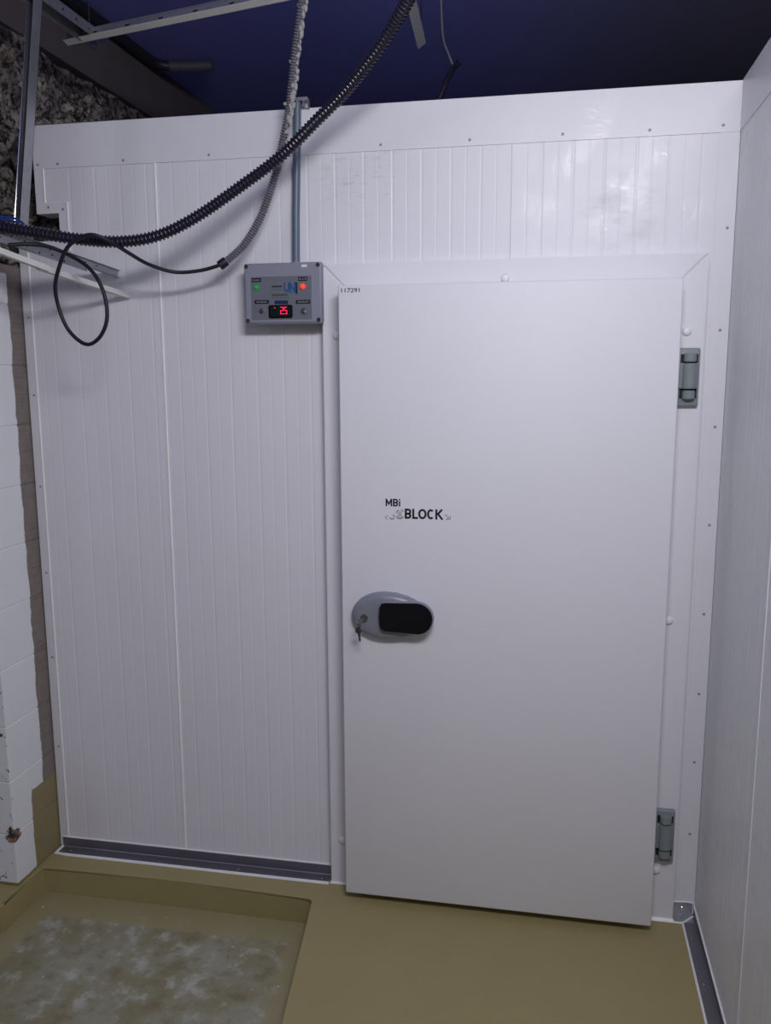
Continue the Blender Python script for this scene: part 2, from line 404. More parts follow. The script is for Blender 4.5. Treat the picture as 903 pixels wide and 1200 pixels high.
# right wall: the same panels running towards the photographer
wr = bpy.data.objects.new('wall_right', None); C.objects.link(wr)
tag(wr, 'white ribbed panel wall along the right edge of the photo', 'wall', kind='structure')
right = lambda u, d, z: (WX + d, -u, z)
for i, (a, b) in enumerate(((-0.08, 0.62), (0.62, 1.76), (1.76, 2.9), (2.9, 4.04), (4.04, 5.18), (5.18, 6.0))):
    bm = bmesh.new(); ribbed(bm, a + 0.001, b - 0.001, 0.002, 2.55, right); obj('panel', bm, M['side'], wr)
obj('cap_flashing', B((WX - 0.0025, 0.0, 2.432), (WX, ROOM_Y0, 2.567)), M['flash'], wr)
bm = bmesh.new(); box(bm, (WX - 0.0022, -0.62, 0.03), (WX, -0.645, 2.43)); obj('edge_flashing', bm, M['flash'], wr)

# steel angles along the floor
bb = bpy.data.objects.new('baseboard_back', None); C.objects.link(bb)
tag(bb, 'brushed steel angle along the foot of the back wall', 'baseboard', kind='structure')
def angle_x(x0, x1):
    bm = bmesh.new(); box(bm, (x0, -0.0045, 0.0), (x1, -0.0018, 0.040)); box(bm, (x0, -0.052, 0.0), (x1, -0.0045, 0.0025)); return bm
obj('steel_angle', angle_x(-1.765, -0.722), M['steel'], bb)
obj('steel_angle', angle_x(0.434, 0.497), M['galv'], bb)
bead([(-1.765, -0.006, 0.001), (-1.768, -0.035, 0.002), (-1.764, -0.056, 0.002), (-1.72, -0.058, 0.002), (-1.4, -0.056, 0.0015), (-1.05, -0.057, 0.002), (-0.735, -0.055, 0.002), (-0.714, -0.053, 0.002)], 0.0058, None, bb)
bead([(-1.765, -0.003, 0.041), (-0.722, -0.003, 0.041)], 0.003, None, bb)
bead([(-1.765, -0.006, 0.0035), (-0.722, -0.006, 0.0035)], 0.0018, M['galv'], bb, name='fold_edge')
bead([(0.434, -0.004, 0.041), (0.499, -0.004, 0.041), (0.499, -0.004, 0.003)], 0.0022, None, bb, 0.01)
bead([(0.30, -0.056, 0.001), (0.44, -0.056, 0.001), (0.462, -0.054, 0.001), (0.498, -0.018, 0.003)], 0.0038, None, bb, 0.01)
for x, z, y in ((-1.72, 0.0025, -0.03), (-1.36, 0.0025, -0.036), (-1.06, 0.0025, -0.03), (-0.75, 0.0025, -0.032), (0.46, 0.0025, -0.03)):
    inst('screw', RIVS, bb, (x, y, z), (-math.pi / 2, 0, 0), (1.3, 1.3, 1.3))
inst('screw', RIVS, bb, (0.465, -0.0045, 0.022), scale=(1.3, 1.3, 1.3))
br = bpy.data.objects.new('baseboard_right', None); C.objects.link(br)
tag(br, 'brushed steel angle along the foot of the right wall', 'baseboard', kind='structure')
bm = bmesh.new(); box(bm, (WX - 0.0035, ROOM_Y0, 0.0), (WX - 0.0008, -0.004, 0.030))
prism(bm, [(WX - 0.0035, -0.004), (WX - 0.0035, ROOM_Y0), (0.459, ROOM_Y0), (0.462, -0.056)], 0.0, 0.0021, 'z')
obj('steel_angle', bm, M['steel'], br)
bm = bmesh.new(); sweep(bm, [Vector((0.461, -0.055, 0.002)), Vector((0.457, ROOM_Y0, 0.002))], 0.004, 6); obj('silicone_bead', bm, M['silicone'], br)
bm = bmesh.new(); sweep(bm, [Vector((WX - 0.002, -0.004, 0.031)), Vector((WX - 0.002, ROOM_Y0, 0.031))], 0.003, 6); obj('silicone_bead', bm, M['silicone'], br)
for y in (-0.13, -0.34, -0.56, -0.85): inst('screw', RIVS, br, (0.480, y, 0.0025), (-math.pi / 2, 0, 0), (1.2, 1.2, 1.2))

# left wall: painted blocks below, rubble and a beam above
LX = -1.780
wl = bpy.data.objects.new('wall_left', None); C.objects.link(wl)
tag(wl, 'white painted block wall with bare strip and rough rubble above it', 'wall', kind='structure')
obj('mortar_core', B((ROOM_X0, -0.260, -0.1), (LX - 0.003, 0.9, 2.12)), M['block'], wl)
Z = [0.0, 0.19, 0.385, 0.582, 0.782, 0.985, 1.185, 1.385, 1.590, 1.790, 1.990, 2.118]
for i, (za, zb) in enumerate(zip(Z, Z[1:])):
    ends = [LX, LX - 0.40, LX - 0.80, LX - 1.20] if i % 2 else [LX, LX - 0.20, LX - 0.60, LX - 1.0]
    for a, b in zip(ends, ends[1:]):
        j = random.uniform(-0.0006, 0.0006)
        obj('block', B((b + 0.002, -0.264 + j, za + 0.002), (a - (0 if a == LX else 0.002), 0.125 if a == LX else -0.10, zb - 0.002), 0.0015, 1), M['block'], wl)
    obj('block', B((LX - 0.2, 0.129, za + 0.002), (LX, 0.52, zb - 0.002), 0.0015, 1), M['block'], wl)
# the rubble: a knobbly mass, with single stones standing out of it
bm = bmesh.new(); NY, NZ = 130, 52; G = []
for i in range(NY + 1):
    row = []
    for k in range(NZ + 1):
        yy = -0.45 + 2.45 * i / NY; zz = 2.10 + 0.86 * k / NZ
        d = noise.fractal(Vector((yy * 9, zz * 9, 1.3)), 0.9, 2.1, 4) * 0.030 + noise.noise(Vector((yy * 3, zz * 3, 7))) * 0.03
        row.append(bm.verts.new((-1.812 + d - 0.04 * max(0, (zz - 2.75)), yy, zz)))
    G.append(row)
for i in range(NY):
    for k in range(NZ): bm.faces.new((G[i][k], G[i + 1][k], G[i + 1][k + 1], G[i][k + 1]))
obj('rubble', bm, M['rubble'], wl, kind='stuff')
STONES = []
for q in range(6):
    bm = bmesh.new(); bmesh.ops.create_icosphere(bm, subdivisions=2, radius=1)
    for v in bm.verts: v.co *= 1 + 0.45 * noise.noise(v.co * 1.3 + Vector((q * 5, 0, 0))) + 0.18 * noise.noise(v.co * 3.1 + Vector((0, q * 7, 0)))
    me = bpy.data.meshes.new('stone'); bm.to_mesh(me); bm.free(); me.materials.append(M['rubble']); STONES.append(me)
for q in range(200):
    yy = random.uniform(-0.28, 1.15); zz = random.uniform(2.14, 2.86 if q % 3 else 2.7); s = random.uniform(0.014, 0.040)
    inst('stone', STONES[q % 6], wl, (-1.800 + random.uniform(-0.012, 0.012), yy, zz), (random.random() * 6, random.random() * 6, random.random() * 6), (s * random.uniform(.6, .9), s, s * random.uniform(.6, 1.1)))
for p, s in (((-1.700, 0.150, 2.235), 0.062), ((-1.742, 0.165, 2.20), 0.06), ((-1.735, 0.16, 2.285), 0.055), ((-1.665, 0.165, 2.205), 0.05), ((-1.77, 0.15, 2.25), 0.05),
             ((-1.76, 0.14, 2.60), 0.05), ((-1.755, 0.25, 2.62), 0.05), ((-1.75, 0.38, 2.63), 0.055)):
    inst('stone', STONES[int(s * 1000) % 6], wl, p, (s * 90, s * 50, 1), (s * 0.8, s * 0.8, s * 0.75))
obj('beam', B((-2.2, -0.6, 2.895), (-1.79, ROOM_Y1, CEIL)), M['beam'], wl)

def shell(name, a, b, mat, label, cat='wall'):
    return tag(obj(name, B(a, b), mat), label, cat, kind='structure')
shell('ceiling', (ROOM_X0, ROOM_Y0, CEIL), (3.0, ROOM_Y1, CEIL + 0.12), M['ceiling'], 'dark navy soffit high above the cold room', 'ceiling')
shell('wall_front', (ROOM_X0, ROOM_Y0 - 0.1, -0.1), (3.0, ROOM_Y0, CEIL), M['back'], 'plain wall behind the photographer')
shell('wall_far_left', (ROOM_X0 - 0.1, ROOM_Y0, -0.1), (ROOM_X0, -0.26, CEIL), M['back'], 'plain wall far to the left')
shell('wall_far_back', (-2.2, ROOM_Y1, 2.4), (3.0, ROOM_Y1 + 0.1, CEIL), M['pipe'], 'dark wall behind the top of the cold room')

# ------------------------------------------------------------------ the cold room door
door = bpy.data.objects.new('door_1', None); C.objects.link(door); door.location = (-0.144, 0, 0)
tag(door, 'white insulated cold room door with grey hinges and black lever', 'door', kind='structure')
fr = bpy.data.objects.new('door_frame', None); C.objects.link(fr); fr.parent = door
FX0, FX1, FZ, FW, FD = -0.712, 0.432, 2.097, 0.125, 0.045
def jamb(poly):
    bm = bmesh.new(); f0, f1 = prism(bm, poly, -0.0035, -FD)
    bmesh.ops.bevel(bm, geom=list(f1.edges), offset=0.003, segments=2, affect='EDGES'); return bm
g = 0.0006
obj('frame_bar', jamb([(FX0, 0.0), (FX0 + FW, 0.0), (FX0 + FW, FZ - FW - g), (FX0, FZ - g)]), M['leaf'], fr, smooth=True)
obj('frame_bar', jamb([(FX1, 0.0), (FX1, FZ - g), (FX1 - FW, FZ - FW - g), (FX1 - FW, 0.0)]), M['leaf'], fr, smooth=True)
obj('frame_bar', jamb([(FX0 + g, FZ), (FX0 + FW, FZ - FW), (FX1 - FW, FZ - FW), (FX1 - g, FZ)]), M['leaf'], fr, smooth=True)
bm = bmesh.new(); sweep(bm, [Vector(p) for p in ((FX0 - 0.001, -0.004, 0.04), (FX0 - 0.001, -0.004, FZ), (FX1, -0.004, FZ + 0.002))], 0.004, 6)
obj('silicone_bead', bm, M['silicone'], fr)
bm = bmesh.new(); sweep(bm, [Vector(p) for p in ((FX0 - 0.002, -0.047, 0.001), (FX0 + FW, -0.047, 0.001))], 0.005, 6); sweep(bm, [Vector(p) for p in ((FX1 + 0.002, -0.047, 0.001), (FX1 - FW, -0.047, 0.001))], 0.005, 6)
obj('foot_bead', bm, M['silicone'], fr)
bm = bmesh.new(); cyl(bm, (0, 0, 0), (0, -1, 0), 0.0135, 0.002, 18, dome=0.008)
CAP = bpy.data.meshes.new('screw_cap'); bmesh.ops.recalc_face_normals(bm, faces=bm.faces[:]); bm.to_mesh(CAP); bm.free(); CAP.materials.append(M['plug'])
for p in CAP.polygons: p.use_smooth = True
for x, z in ((-0.145, 2.040), (0.381, 1.877), (-0.666, 1.878), (0.371, 1.007), (0.371, 0.172), (-0.669, 0.166)):
    inst('screw_cap', CAP, fr, (x, -FD, z))
leaf = obj('door_leaf', B((-0.6385, -0.135, 0.0285), (0.3535, -0.052, 2.0210), 0.005, 3), M['leaf'], door, smooth=True)
obj('rubber_seal', B((-0.62, -0.052, 0.0285), (0.335, -0.0455, 2.0)), M['black'], door, label='black rubber seal under the leaf')
SH = Vector((0.006, -0.025, -0.0023))
st = obj('number_label', B((-0.640, -0.1104, 1.994), (-0.570, -0.11, 2.021)), M['sticker'], leaf)
text('number', '117291', -0.634, 2.002, -0.577, 2.0145, -0.1104, M['ink'], leaf, 0.012, 'small black number 117291')
YL = -0.1101; SH = Vector((0.004, -0.025, 0.004))
def strokes(items, wd):
    """bold capitals drawn as butt-ended strokes; items are polylines in (x, z)"""
    bm = bmesh.new()
    for P in items:
        P = [Vector((p[0], p[1])) for p in P]; L, Rr = [], []; closed = (P[0] - P[-1]).length < 1e-6
        for i, p in enumerate(P):
            a = P[i - 1] if i else (P[-2] if closed else p); c = P[i + 1] if i < len(P) - 1 else (P[1] if closed else p)
            d1 = (p - a).normalized() if (p - a).length else (c - p).normalized(); d2 = (c - p).normalized() if (c - p).length else d1
            n = Vector((-(d1 + d2).y, (d1 + d2).x)).normalized(); k = 1 / max(0.5, n.dot(Vector((-d1.y, d1.x))))
            L.append(p + n * wd / 2 * k); Rr.append(p - n * wd / 2 * k)
        for i in range(len(P) - 1):
            q = [L[i], L[i + 1], Rr[i + 1], Rr[i]]
            loft(bm, [[(v.x, YL, v.y) for v in q], [(v.x, YL - 0.0004, v.y) for v in q]])
    return bm
def glyph(ch, x, z, w_, h, t_):
    h2 = t_ / 2; x0, x1, z0, z1 = x + h2, x + w_ - h2, z + h2, z + h - h2
    el = lambda a0, a1, n=16: [((x0 + x1) / 2 + (x1 - x0) / 2 * math.cos(math.radians(a0 + (a1 - a0) * k / n)), (z0 + z1) / 2 + (z1 - z0) / 2 * math.sin(math.radians(a0 + (a1 - a0) * k / n))) for k in range(n + 1)]
    bowl = lambda za, zb: [(x0, zb), (x1 - (zb - za) / 2, zb)] + [(x1 - (zb - za) / 2 + (zb - za) / 2 * math.cos(math.radians(a)), (za + zb) / 2 + (zb - za) / 2 * math.sin(math.radians(a))) for a in range(67, -90, -23)] + [(x1 - (zb - za) / 2, za), (x0, za)]
    return {'M': [[(x0, z), (x0, z + h)], [(x1, z), (x1, z + h)], [(x0, z1), ((x0 + x1) / 2, z + h * 0.3), (x1, z1)]],
            'B': [[(x0, z), (x0, z + h)], bowl((z0 + z1) / 2, z1), bowl(z0, (z0 + z1) / 2)],
            'L': [[(x0, z + h), (x0, z)], [(x0, z0), (x1 + h2, z0)]], 'O': [el(0, 360, 28)], 'C': [el(48, 312, 22)],
            'K': [[(x0, z), (x0, z + h)], [(x0 + h2, (z0 + z1) / 2 - 0.0005), (x1, z + h)], [(x0 + t_ * 0.9, (z0 + z1) / 2 + 0.001), (x1 + h2 * 0.4, z)]],
            'i': [[(x0, z), (x0, z + h * 0.70)], [(x0, z + h * 0.82), (x0, z + h)]]}[ch]
for word, z, h, t_, gl in (('MBi', 1.350, 0.0235, 0.0046, ((0, -0.4990, 0.0205), (1, -0.4760, 0.0160), (2, -0.4575, 0.0052))),
                           ('BLOCK', 1.3125, 0.0315, 0.0062, ((0, -0.4390, 0.0205), (1, -0.4155, 0.0175), (2, -0.3970, 0.0260), (3, -0.3695, 0.0230), (4, -0.3440, 0.0240)))):
    obj('lettering', strokes([p for k, x, w_ in gl for p in glyph(word[k], x, z, w_, h, t_)], t_), M['ink'], leaf, label='black bold lettering ' + word)
def arc_bm(bm, cx, cz, r, a0, a1, wd, taper=False, n=10, squash=1.0):
    P = []
    for k in range(n + 1):
        a = math.radians(a0 + (a1 - a0) * k / n); P.append((a, wd * (1 if not taper else max(0.15, 1 - k / n))))
    o = [(cx + math.cos(a) * (r + h / 2), cz + math.sin(a) * (r + h / 2) * squash) for a, h in P] + [(cx + math.cos(a) * (r - h / 2), cz + math.sin(a) * (r - h / 2) * squash) for a, h in reversed(P)]
    prism(bm, o, YL, YL - 0.0004)
bm = bmesh.new(); arc_bm(bm, -0.4945, 1.3145, 0.0045, 60, 300, 0.0018); arc_bm(bm, -0.479, 1.3155, 0.0060, 180, 350, 0.003); arc_bm(bm, -0.478, 1.3175, 0.006, 350, 440, 0.0026)
obj('emblem', bm, M['inkgrey'], leaf, label='faint grey curl of the emblem')
bm = bmesh.new(); arc_bm(bm, -0.4545, 1.3225, 0.0105, 195, 345, 0.0032, squash=1.0); arc_bm(bm, -0.4535, 1.3295, 0.0105, 20, 75, 0.003); arc_bm(bm, -0.4545, 1.3285, 0.0105, 110, 175, 0.003)
obj('emblem', bm, M['inkgrey'], leaf, label='grey ring of curved strokes')
bm = bmesh.new(); prism(bm, [(-0.4545 + 0.0065 * math.cos(a), 1.3255 + 0.011 * math.sin(a)) for a in [k * math.pi / 8 for k in range(16)]], YL, YL - 0.0003)
obj('emblem', bm, M['tan'], leaf, label='pale tan middle of the emblem')
bm = bmesh.new(); arc_bm(bm, -0.3095, 1.3225, 0.004, 40, 170, 0.0022)
prism(bm, [(-0.307, 1.3225), (-0.304, 1.3225), (-0.302, 1.314), (-0.305, 1.314)], YL, YL - 0.0004); prism(bm, [(-0.313, 1.3125), (-0.307, 1.3165), (-0.306, 1.3125)], YL, YL - 0.0004)
prism(bm, [(-0.301, 1.3125), (-0.298, 1.3125), (-0.2965, 1.325), (-0.2985, 1.325)], YL, YL - 0.0004)
obj('emblem', bm, M['inkgrey'], leaf, label='small grey mark after the lettering')

# hinges
SH = Vector((0, 0, 0))
def hinge(z0, z1, first):
    h = obj('hinge', B((0.338, -0.063, z0), (0.420, -FD, z1), 0.006, 3), M['hinge'], door, smooth=True)
    mz = 0.5 * (z0 + z1); cx, cy = 0.391, -0.068
    def barrel(a, b, r):
        bm = bmesh.new(); cyl(bm, (cx, cy, a), (0, 0, 1), r, b - a, 24); bmesh.ops.bevel(bm, geom=[e for e in bm.edges if abs(e.verts[0].co.z - e.verts[1].co.z) < 1e-6], offset=0.002, segments=2, affect='EDGES'); return bm
    obj('knuckle', barrel(z0 + 0.052, z1 - 0.044, 0.0215), M['hinge'], h, smooth=True)
    obj('knuckle', barrel(z1 - 0.040, z1 - 0.016, 0.018), M['hinge'], h, smooth=True)
    obj('knuckle', barrel(z0 + 0.022, z0 + 0.047, 0.018), M['hinge'], h, smooth=True)
    bm = bmesh.new(); box(bm, (0.366, -0.0640, z1 - 0.0425), (0.414, -0.0625, z1 - 0.018)); box(bm, (0.366, -0.0640, z0 + 0.024), (0.414, -0.0625, z0 + 0.0535))
    obj('slot', bm, M['dark'], h, label='dark slots beside the knuckles')
    obj('wing', B((0.335, -0.074, z0 + 0.052), (0.385, -0.0625, z1 - 0.044), 0.003, 2), M['hinge'], h)
hinge(1.660, 1.829, True); hinge(0.212, 0.390, False)

# lock
SH = Vector((0.005, -0.025, 0.0074))
def egg(s):
    cx, cz = -0.50, 1.0; P = []
    for k in range(25):
        a = math.pi / 2 + math.pi * k / 24
        P.append((cx + 0.107 * math.cos(a), cz + (0.076 if math.sin(a) > 0 else 0.073) * math.sin(a)))
    P += [(-0.47, 0.928), (-0.44, 0.933), (-0.41, 0.944), (-0.402, 0.958), (-0.399, 1.0), (-0.399, 1.044), (-0.401, 1.052), (-0.43, 1.065), (-0.465, 1.074)]
    return [(cx + (x - cx) * s + (1 - s) * 0.02, cz + (z - cz) * s) for x, z in P]
bm = bmesh.new(); loft(bm, [[(x, y, z) for x, z in egg(s)] for s, y in ((0.985, -0.110), (1.0, -0.113), (1.0, -0.128), (0.975, -0.137), (0.90, -0.1435), (0.80, -0.146), (0.6, -0.149))])
lock = obj('lock_body', bm, M['lock'], door, smooth=True, label='blue grey egg shaped lock case')
def lever_outline(gx):
    P = [(-0.345 + gx - 0.049 - gx + (0.049 + gx) * math.cos(a), 1.006 + (0.049 + gx) * math.sin(a)) for a in [-math.pi / 2 + math.pi * k / 16 for k in range(17)]]
    P += [(-0.493, 1.052 + gx), (-0.505, 1.049 + gx * 0.8), (-0.511 - gx, 1.036), (-0.513 - gx, 1.006), (-0.511 - gx, 0.978), (-0.505, 0.966 - gx * 0.8), (-0.493, 0.961 - gx)]
    return P
bm = bmesh.new(); loft(bm, [[(x, y, z) for x, z in lever_outline(gx)] for gx, y in ((0.001, -0.143), (0.003, -0.147), (0.003, -0.158), (0.001, -0.1615))])
obj('lever', bm, M['lock'], lock, smooth=True)
bm = bmesh.new(); loft(bm, [[(x, y, z) for x, z in lever_outline(gx)] for gx, y in ((-0.0005, -0.160), (-0.0005, -0.164), (-0.003, -0.1665))])
obj('lever_pad', bm, M['black'], lock, smooth=True, label='black lever pad')
bm = bmesh.new(); cyl(bm, (-0.562, -0.136, 0.997), (0, -1, 0), 0.0125, 0.016, 20); cyl(bm, (-0.562, -0.151, 0.997), (0, -1, 0), 0.009, 0.004, 16)
obj('lock_cylinder', bm, M['chrome'], lock, smooth=True, label='chrome key cylinder')

# keys hanging in the lock
keys = thing('key_ring', (-0.561, -0.183, 0.997), 'small ring of keys hanging in the lock beside the black lever', 'keys')
def key_bm(p, dirv, face):
    d = Vector(dirv).normalized(); f = Vector(face).normalized(); s = d.cross(f); p = Vector(p); bm = bmesh.new()
    def slab(poly, th): 
        loft(bm, [[p + s * a + d * b + f * h for a, b in poly] for h in (-th / 2, th / 2)])
    slab([(0.010 * math.cos(a), 0.010 * math.sin(a)) for a in [k * math.pi / 8 for k in range(16)]], 0.002)
    slab([(-0.0035, 0.008), (0.0035, 0.008), (0.0035, 0.018), (0.0022, 0.021), (0.0035, 0.025), (0.0022, 0.029), (0.003, 0.033), (0.0, 0.037), (-0.0035, 0.033)], 0.0018)
    return bm
obj('key', key_bm((-0.568, -0.180, 0.994), (0.15, 1, 0.05), (1, 0, 0.2)), M['chrome'], keys, label='chrome key turned in the cylinder')
bm = bmesh.new(); sweep(bm, spline([(-0.575 + 0.011 * math.cos(a), -0.176 + 0.004 * math.sin(a), 0.978 + 0.012 * math.sin(a)) for a in [k * math.pi / 5 for k in range(11)]], 0.003), 0.0012, 6)
obj('ring', bm, M['chrome'], keys, smooth=True)
obj('key', key_bm((-0.575, -0.177, 0.964), (0.12, 0.02, -1), (0.4, -1, 0)), M['pipe'], keys, label='second darker key hanging down')

SH = Vector((0, 0, 0))
# ------------------------------------------------------------------ control box
cb = thing('control_box', (-0.828, 0, 1.913), 'grey control box with red digits and two signal lamps beside door', 'control box')
X0, X1, Z0, Z1 = -0.953, -0.703, 1.913, 2.099
obj('case', B((X0 + 0.003, -0.052, Z0 + 0.003), (X1 - 0.003, -0.0025, Z1 - 0.003), 0.006, 3), M['box'], cb, smooth=True)
bm = bmesh.new(); box(bm, (X0, -0.081, Z0), (X1, -0.054, Z1), 0.006, 3)
px0, px1, pz0, pz1 = -0.931, -0.735, 1.926, 2.057
for a, b in (((X0 + 0.006, Z0 + 0.006), (px0, Z1 - 0.006)), ((px1, Z0 + 0.006), (X1 - 0.006, Z1 - 0.006)), ((px0, Z0 + 0.006), (px1, pz0)), ((px0, pz1), (px1, Z1 - 0.006))):
    box(bm, (a[0], -0.0835, a[1]), (b[0], -0.0805, b[1]))
lid = obj('lid', bm, M['box'], cb, smooth=True)
plate = obj('label_plate', B((px0, -0.0818, pz0), (px1, -0.081, pz1)), M['plate'], cb)
for x, z in ((-0.944, 2.089), (-0.7135, 2.089), (-0.7135, 1.9245), (-0.943, 1.9245)):
    bm = bmesh.new(); cyl(bm, (x, -0.083, z), (0, -1, 0), 0.0062, 0.0009, 16); sc = obj('lid_screw', bm, M['dark'], cb)
    bm = bmesh.new(); box(bm, (x - 0.0012, -0.0846, z - 0.0045), (x + 0.0028, -0.0838, z + 0.001)); obj('screw_slot', bm, M['chrome'], sc)
YP = -0.0818
def lamp(x, z, mat, name):
    bm = bmesh.new(); cyl(bm, (x, YP, z), (0, -1, 0), 0.0085, 0.003, 18, dome=0.007); obj('signal_lamp', bm, mat, cb, smooth=True, label=name)
lamp(-0.912, 2.026, M['ledgreen'], 'lit green signal lamp'); lamp(-0.762, 2.026, M['ledred'], 'lit red signal lamp')
def strip(a, b, mat, marks=0, mm=None):
    s = obj('name_strip', B((a[0], YP - 0.0006, a[1]), (b[0], YP, b[1])), mat, cb)
    if marks:
        bm = bmesh.new(); L = (b[0] - a[0]); z = 0.5 * (a[1] + b[1])
        for k in range(marks):
            x = a[0] + L * (0.2 + 0.6 * k / max(1, marks - 1)) - 0.002
            box(bm, (x, YP - 0.0009, z - 0.0018), (x + L * 0.45 / marks, YP - 0.0006, z + (0.0012 if k % 2 else 0.002)))
        obj('print', bm, mm or M['inkpale'], s)
strip((-0.927, 2.042), (-0.897, 2.054), M['ink'], 4); strip((-0.777, 2.042), (-0.748, 2.054), M['ink'], 3)
strip((-0.920, 1.9755), (-0.873, 1.987), M['ink'], 5); strip((-0.786, 1.9735), (-0.740, 1.985), M['ink'], 5)
strip((-0.855, 1.9735), (-0.811, 1.985), M['navy'], 0)
text('lettering', 'U', -0.824, 2.009, -0.805, 2.039, YP, M['inkblue'], plate, 0.05, 'blue letter U', 0.0006)
text('lettering', 'N', -0.806, 2.006, -0.785, 2.039, YP, M['inkblue'], plate, 0.05, 'blue letter N', 0.0006)
text('lettering', 'i', -0.7855, 2.004, -0.7795, 2.039, YP, M['ink'], plate, 0.04, 'black letter i', 0.0006)
def marks(x0, x1, z0, z1, n, mat, lab):
    bm = bmesh.new(); wd = (x1 - x0) / n
    for k in range(n): box(bm, (x0 + wd * k, YP - 0.0005, z0 + (0.0008 if k % 3 == 1 else 0)), (x0 + wd * (k + 0.78), YP, z1))
    obj('print', bm, mat, plate, label=lab)
marks(-0.861, -0.829, 2.0245, 2.030, 6, M['ink'], 'dark line of small print'); marks(-0.858, -0.829, 2.0175, 2.0195, 9, M['inkgreen'], 'thin line of small print')
marks(-0.863, -0.811, 1.998, 2.005, 9, M['inkgreen'], 'olive line of small print'); marks(-0.863, -0.806, 1.9915, 1.9935, 12, M['inkgreen'], 'thin olive line of print')
obj('sticker', B((-0.765, -0.084, 2.083), (-0.748, -0.0835, 2.091)), M['sticker'], cb, label='tiny white sticker')
disp = obj('display', B((-0.873, -0.087, 1.932), (-0.797, YP, 1.971), 0.005, 3), M['black'], cb, smooth=True)
obj('window', B((-0.866, -0.0875, 1.9365), (-0.803, -0.0868, 1.9665)), M['screen'], disp)
def seg7(s, x, z, w_, h_, t_):
    bm = bmesh.new(); y0, y1 = -0.0880, -0.0874
    D = {'a': (0, h_ - t_, w_, h_), 'g': (0, h_ / 2 - t_ / 2, w_, h_ / 2 + t_ / 2), 'd': (0, 0, w_, t_), 'f': (0, h_ / 2, t_, h_), 'b': (w_ - t_, h_ / 2, w_, h_), 'e': (0, 0, t_, h_ / 2), 'c': (w_ - t_, 0, w_, h_ / 2)}
    for k in s: p = D[k]; box(bm, (x + p[0], y1, z + p[1]), (x + p[2], y0, z + p[3]))
    return bm
obj('digit', seg7('abged', -0.8345, 1.943, 0.0095, 0.0215, 0.0020), M['digit'], disp, label='glowing red digit 2')
obj('digit', seg7('afgcd', -0.8225, 1.943, 0.0095, 0.0215, 0.0020), M['digit'], disp, label='glowing red digit 5')
obj('digit', B((-0.8545, -0.088, 1.961), (-0.8515, -0.0874, 1.964)), M['ledred'], disp, label='small red status dot')
for x, z, tx, tz in ((-0.896, 1.954, 0.006, 0.010), (-0.761, 1.953, 0.010, -0.004)):
    bm = bmesh.new(); cyl(bm, (x, YP, z), (0, -1, 0), 0.0085, 0.003, 6); cyl(bm, (x, YP - 0.003, z), (0, -1, 0), 0.006, 0.005, 16)
    sw = obj('toggle_switch', bm, M['chrome'], cb)
    bm = bmesh.new(); sweep(bm, [Vector((x, YP - 0.006, z)), Vector((x + tx * 0.6, YP - 0.013, z + tz * 0.6)), Vector((x + tx, YP - 0.02, z + tz))], lambda i: (0.002, 0.0025, 0.0032)[i], 10)
    obj('toggle_lever', bm, M['chrome'], sw, smooth=True)

# rigid conduit from the box up over the wall
cd = thing('conduit', (-0.800, -0.018, 2.099), 'straight blue grey rigid conduit rising from the control box', 'conduit')
bm = bmesh.new(); sweep(bm, [Vector((-0.802, -0.0165, 2.099)), Vector((-0.799, -0.0165, 2.25)), Vector((-0.787, -0.0165, 2.588))], 0.0122, 18)
obj('pipe', bm, M['pvc'], cd, smooth=True)
bm = bmesh.new(); cyl(bm, (-0.802, -0.0165, 2.0992), (0, 0, 1), 0.0145, 0.008, 18); obj('gland', bm, M['box'], cd, smooth=True)
bm = bmesh.new(); box(bm, (-0.782, -0.005, 2.562), (-0.752, -0.0028, 2.590)); box(bm, (-0.754, -0.020, 2.562), (-0.752, -0.005, 2.590)); box(bm, (-0.800, -0.0305, 2.580), (-0.752, -0.0285, 2.590)); box(bm, (-0.768, -0.028, 2.566), (-0.764, -0.005, 2.586))
obj('clip', bm, M['galv'], cd, label='galvanised clip at the top of the conduit')

# ------------------------------------------------------------------ hanging conduits and cables
BIG = [(-1.67, -0.48, 2.208), (-1.568, -0.4, 2.182), (-1.487, -0.36, 2.169), (-1.376, -0.32, 2.152), (-1.257, -0.29, 2.145), (-1.15, -0.26, 2.163), (-1.04, -0.23, 2.217), (-0.903, -0.2, 2.308), (-0.79, -0.18, 2.388), (-0.68, -0.2, 2.47), (-0.582, -0.24, 2.535), (-0.485, -0.3, 2.605), (-0.425, -0.35, 2.654), (-0.381, -0.4, 2.688), (-0.347, -0.45, 2.723), (-0.27, -0.56, 2.85), (-0.22, -0.62, 3.0), (-0.21, -0.64, 3.129)]
tag(obj('corrugated_conduit', corrugated(BIG, 0.0180, 0.0118, 0.0048, 16), M['hose'], smooth=False, loc=(-0.21, -0.64, 3.129)), 'thick black corrugated conduit sweeping across from left edge to top', 'conduit')
SM = [(-0.66, -0.23, 3.129), (-0.67, -0.22, 3.0), (-0.697, -0.2, 2.856), (-0.717, -0.18, 2.8), (-0.745, -0.15, 2.712), (-0.772, -0.11, 2.623), (-0.797, -0.085, 2.526), (-0.824, -0.08, 2.425), (-0.851, -0.075, 2.34), (-0.894, -0.08, 2.235), (-0.939, -0.1, 2.157), (-0.984, -0.11, 2.114), (-1.014, -0.12, 2.091)]
sc = thing('corrugated_conduit', (-0.66, -0.23, 3.129), 'thinner dusty grey corrugated conduit splashed with dried foam, ending left of box', 'conduit')
sp = spline(SM, 0.02)
hose = obj('tube', corrugated(SM, 0.0130, 0.0080, 0.0048, 14), M['hosegrey'], sc)
end = spline(SM, 0.01)[-3:]
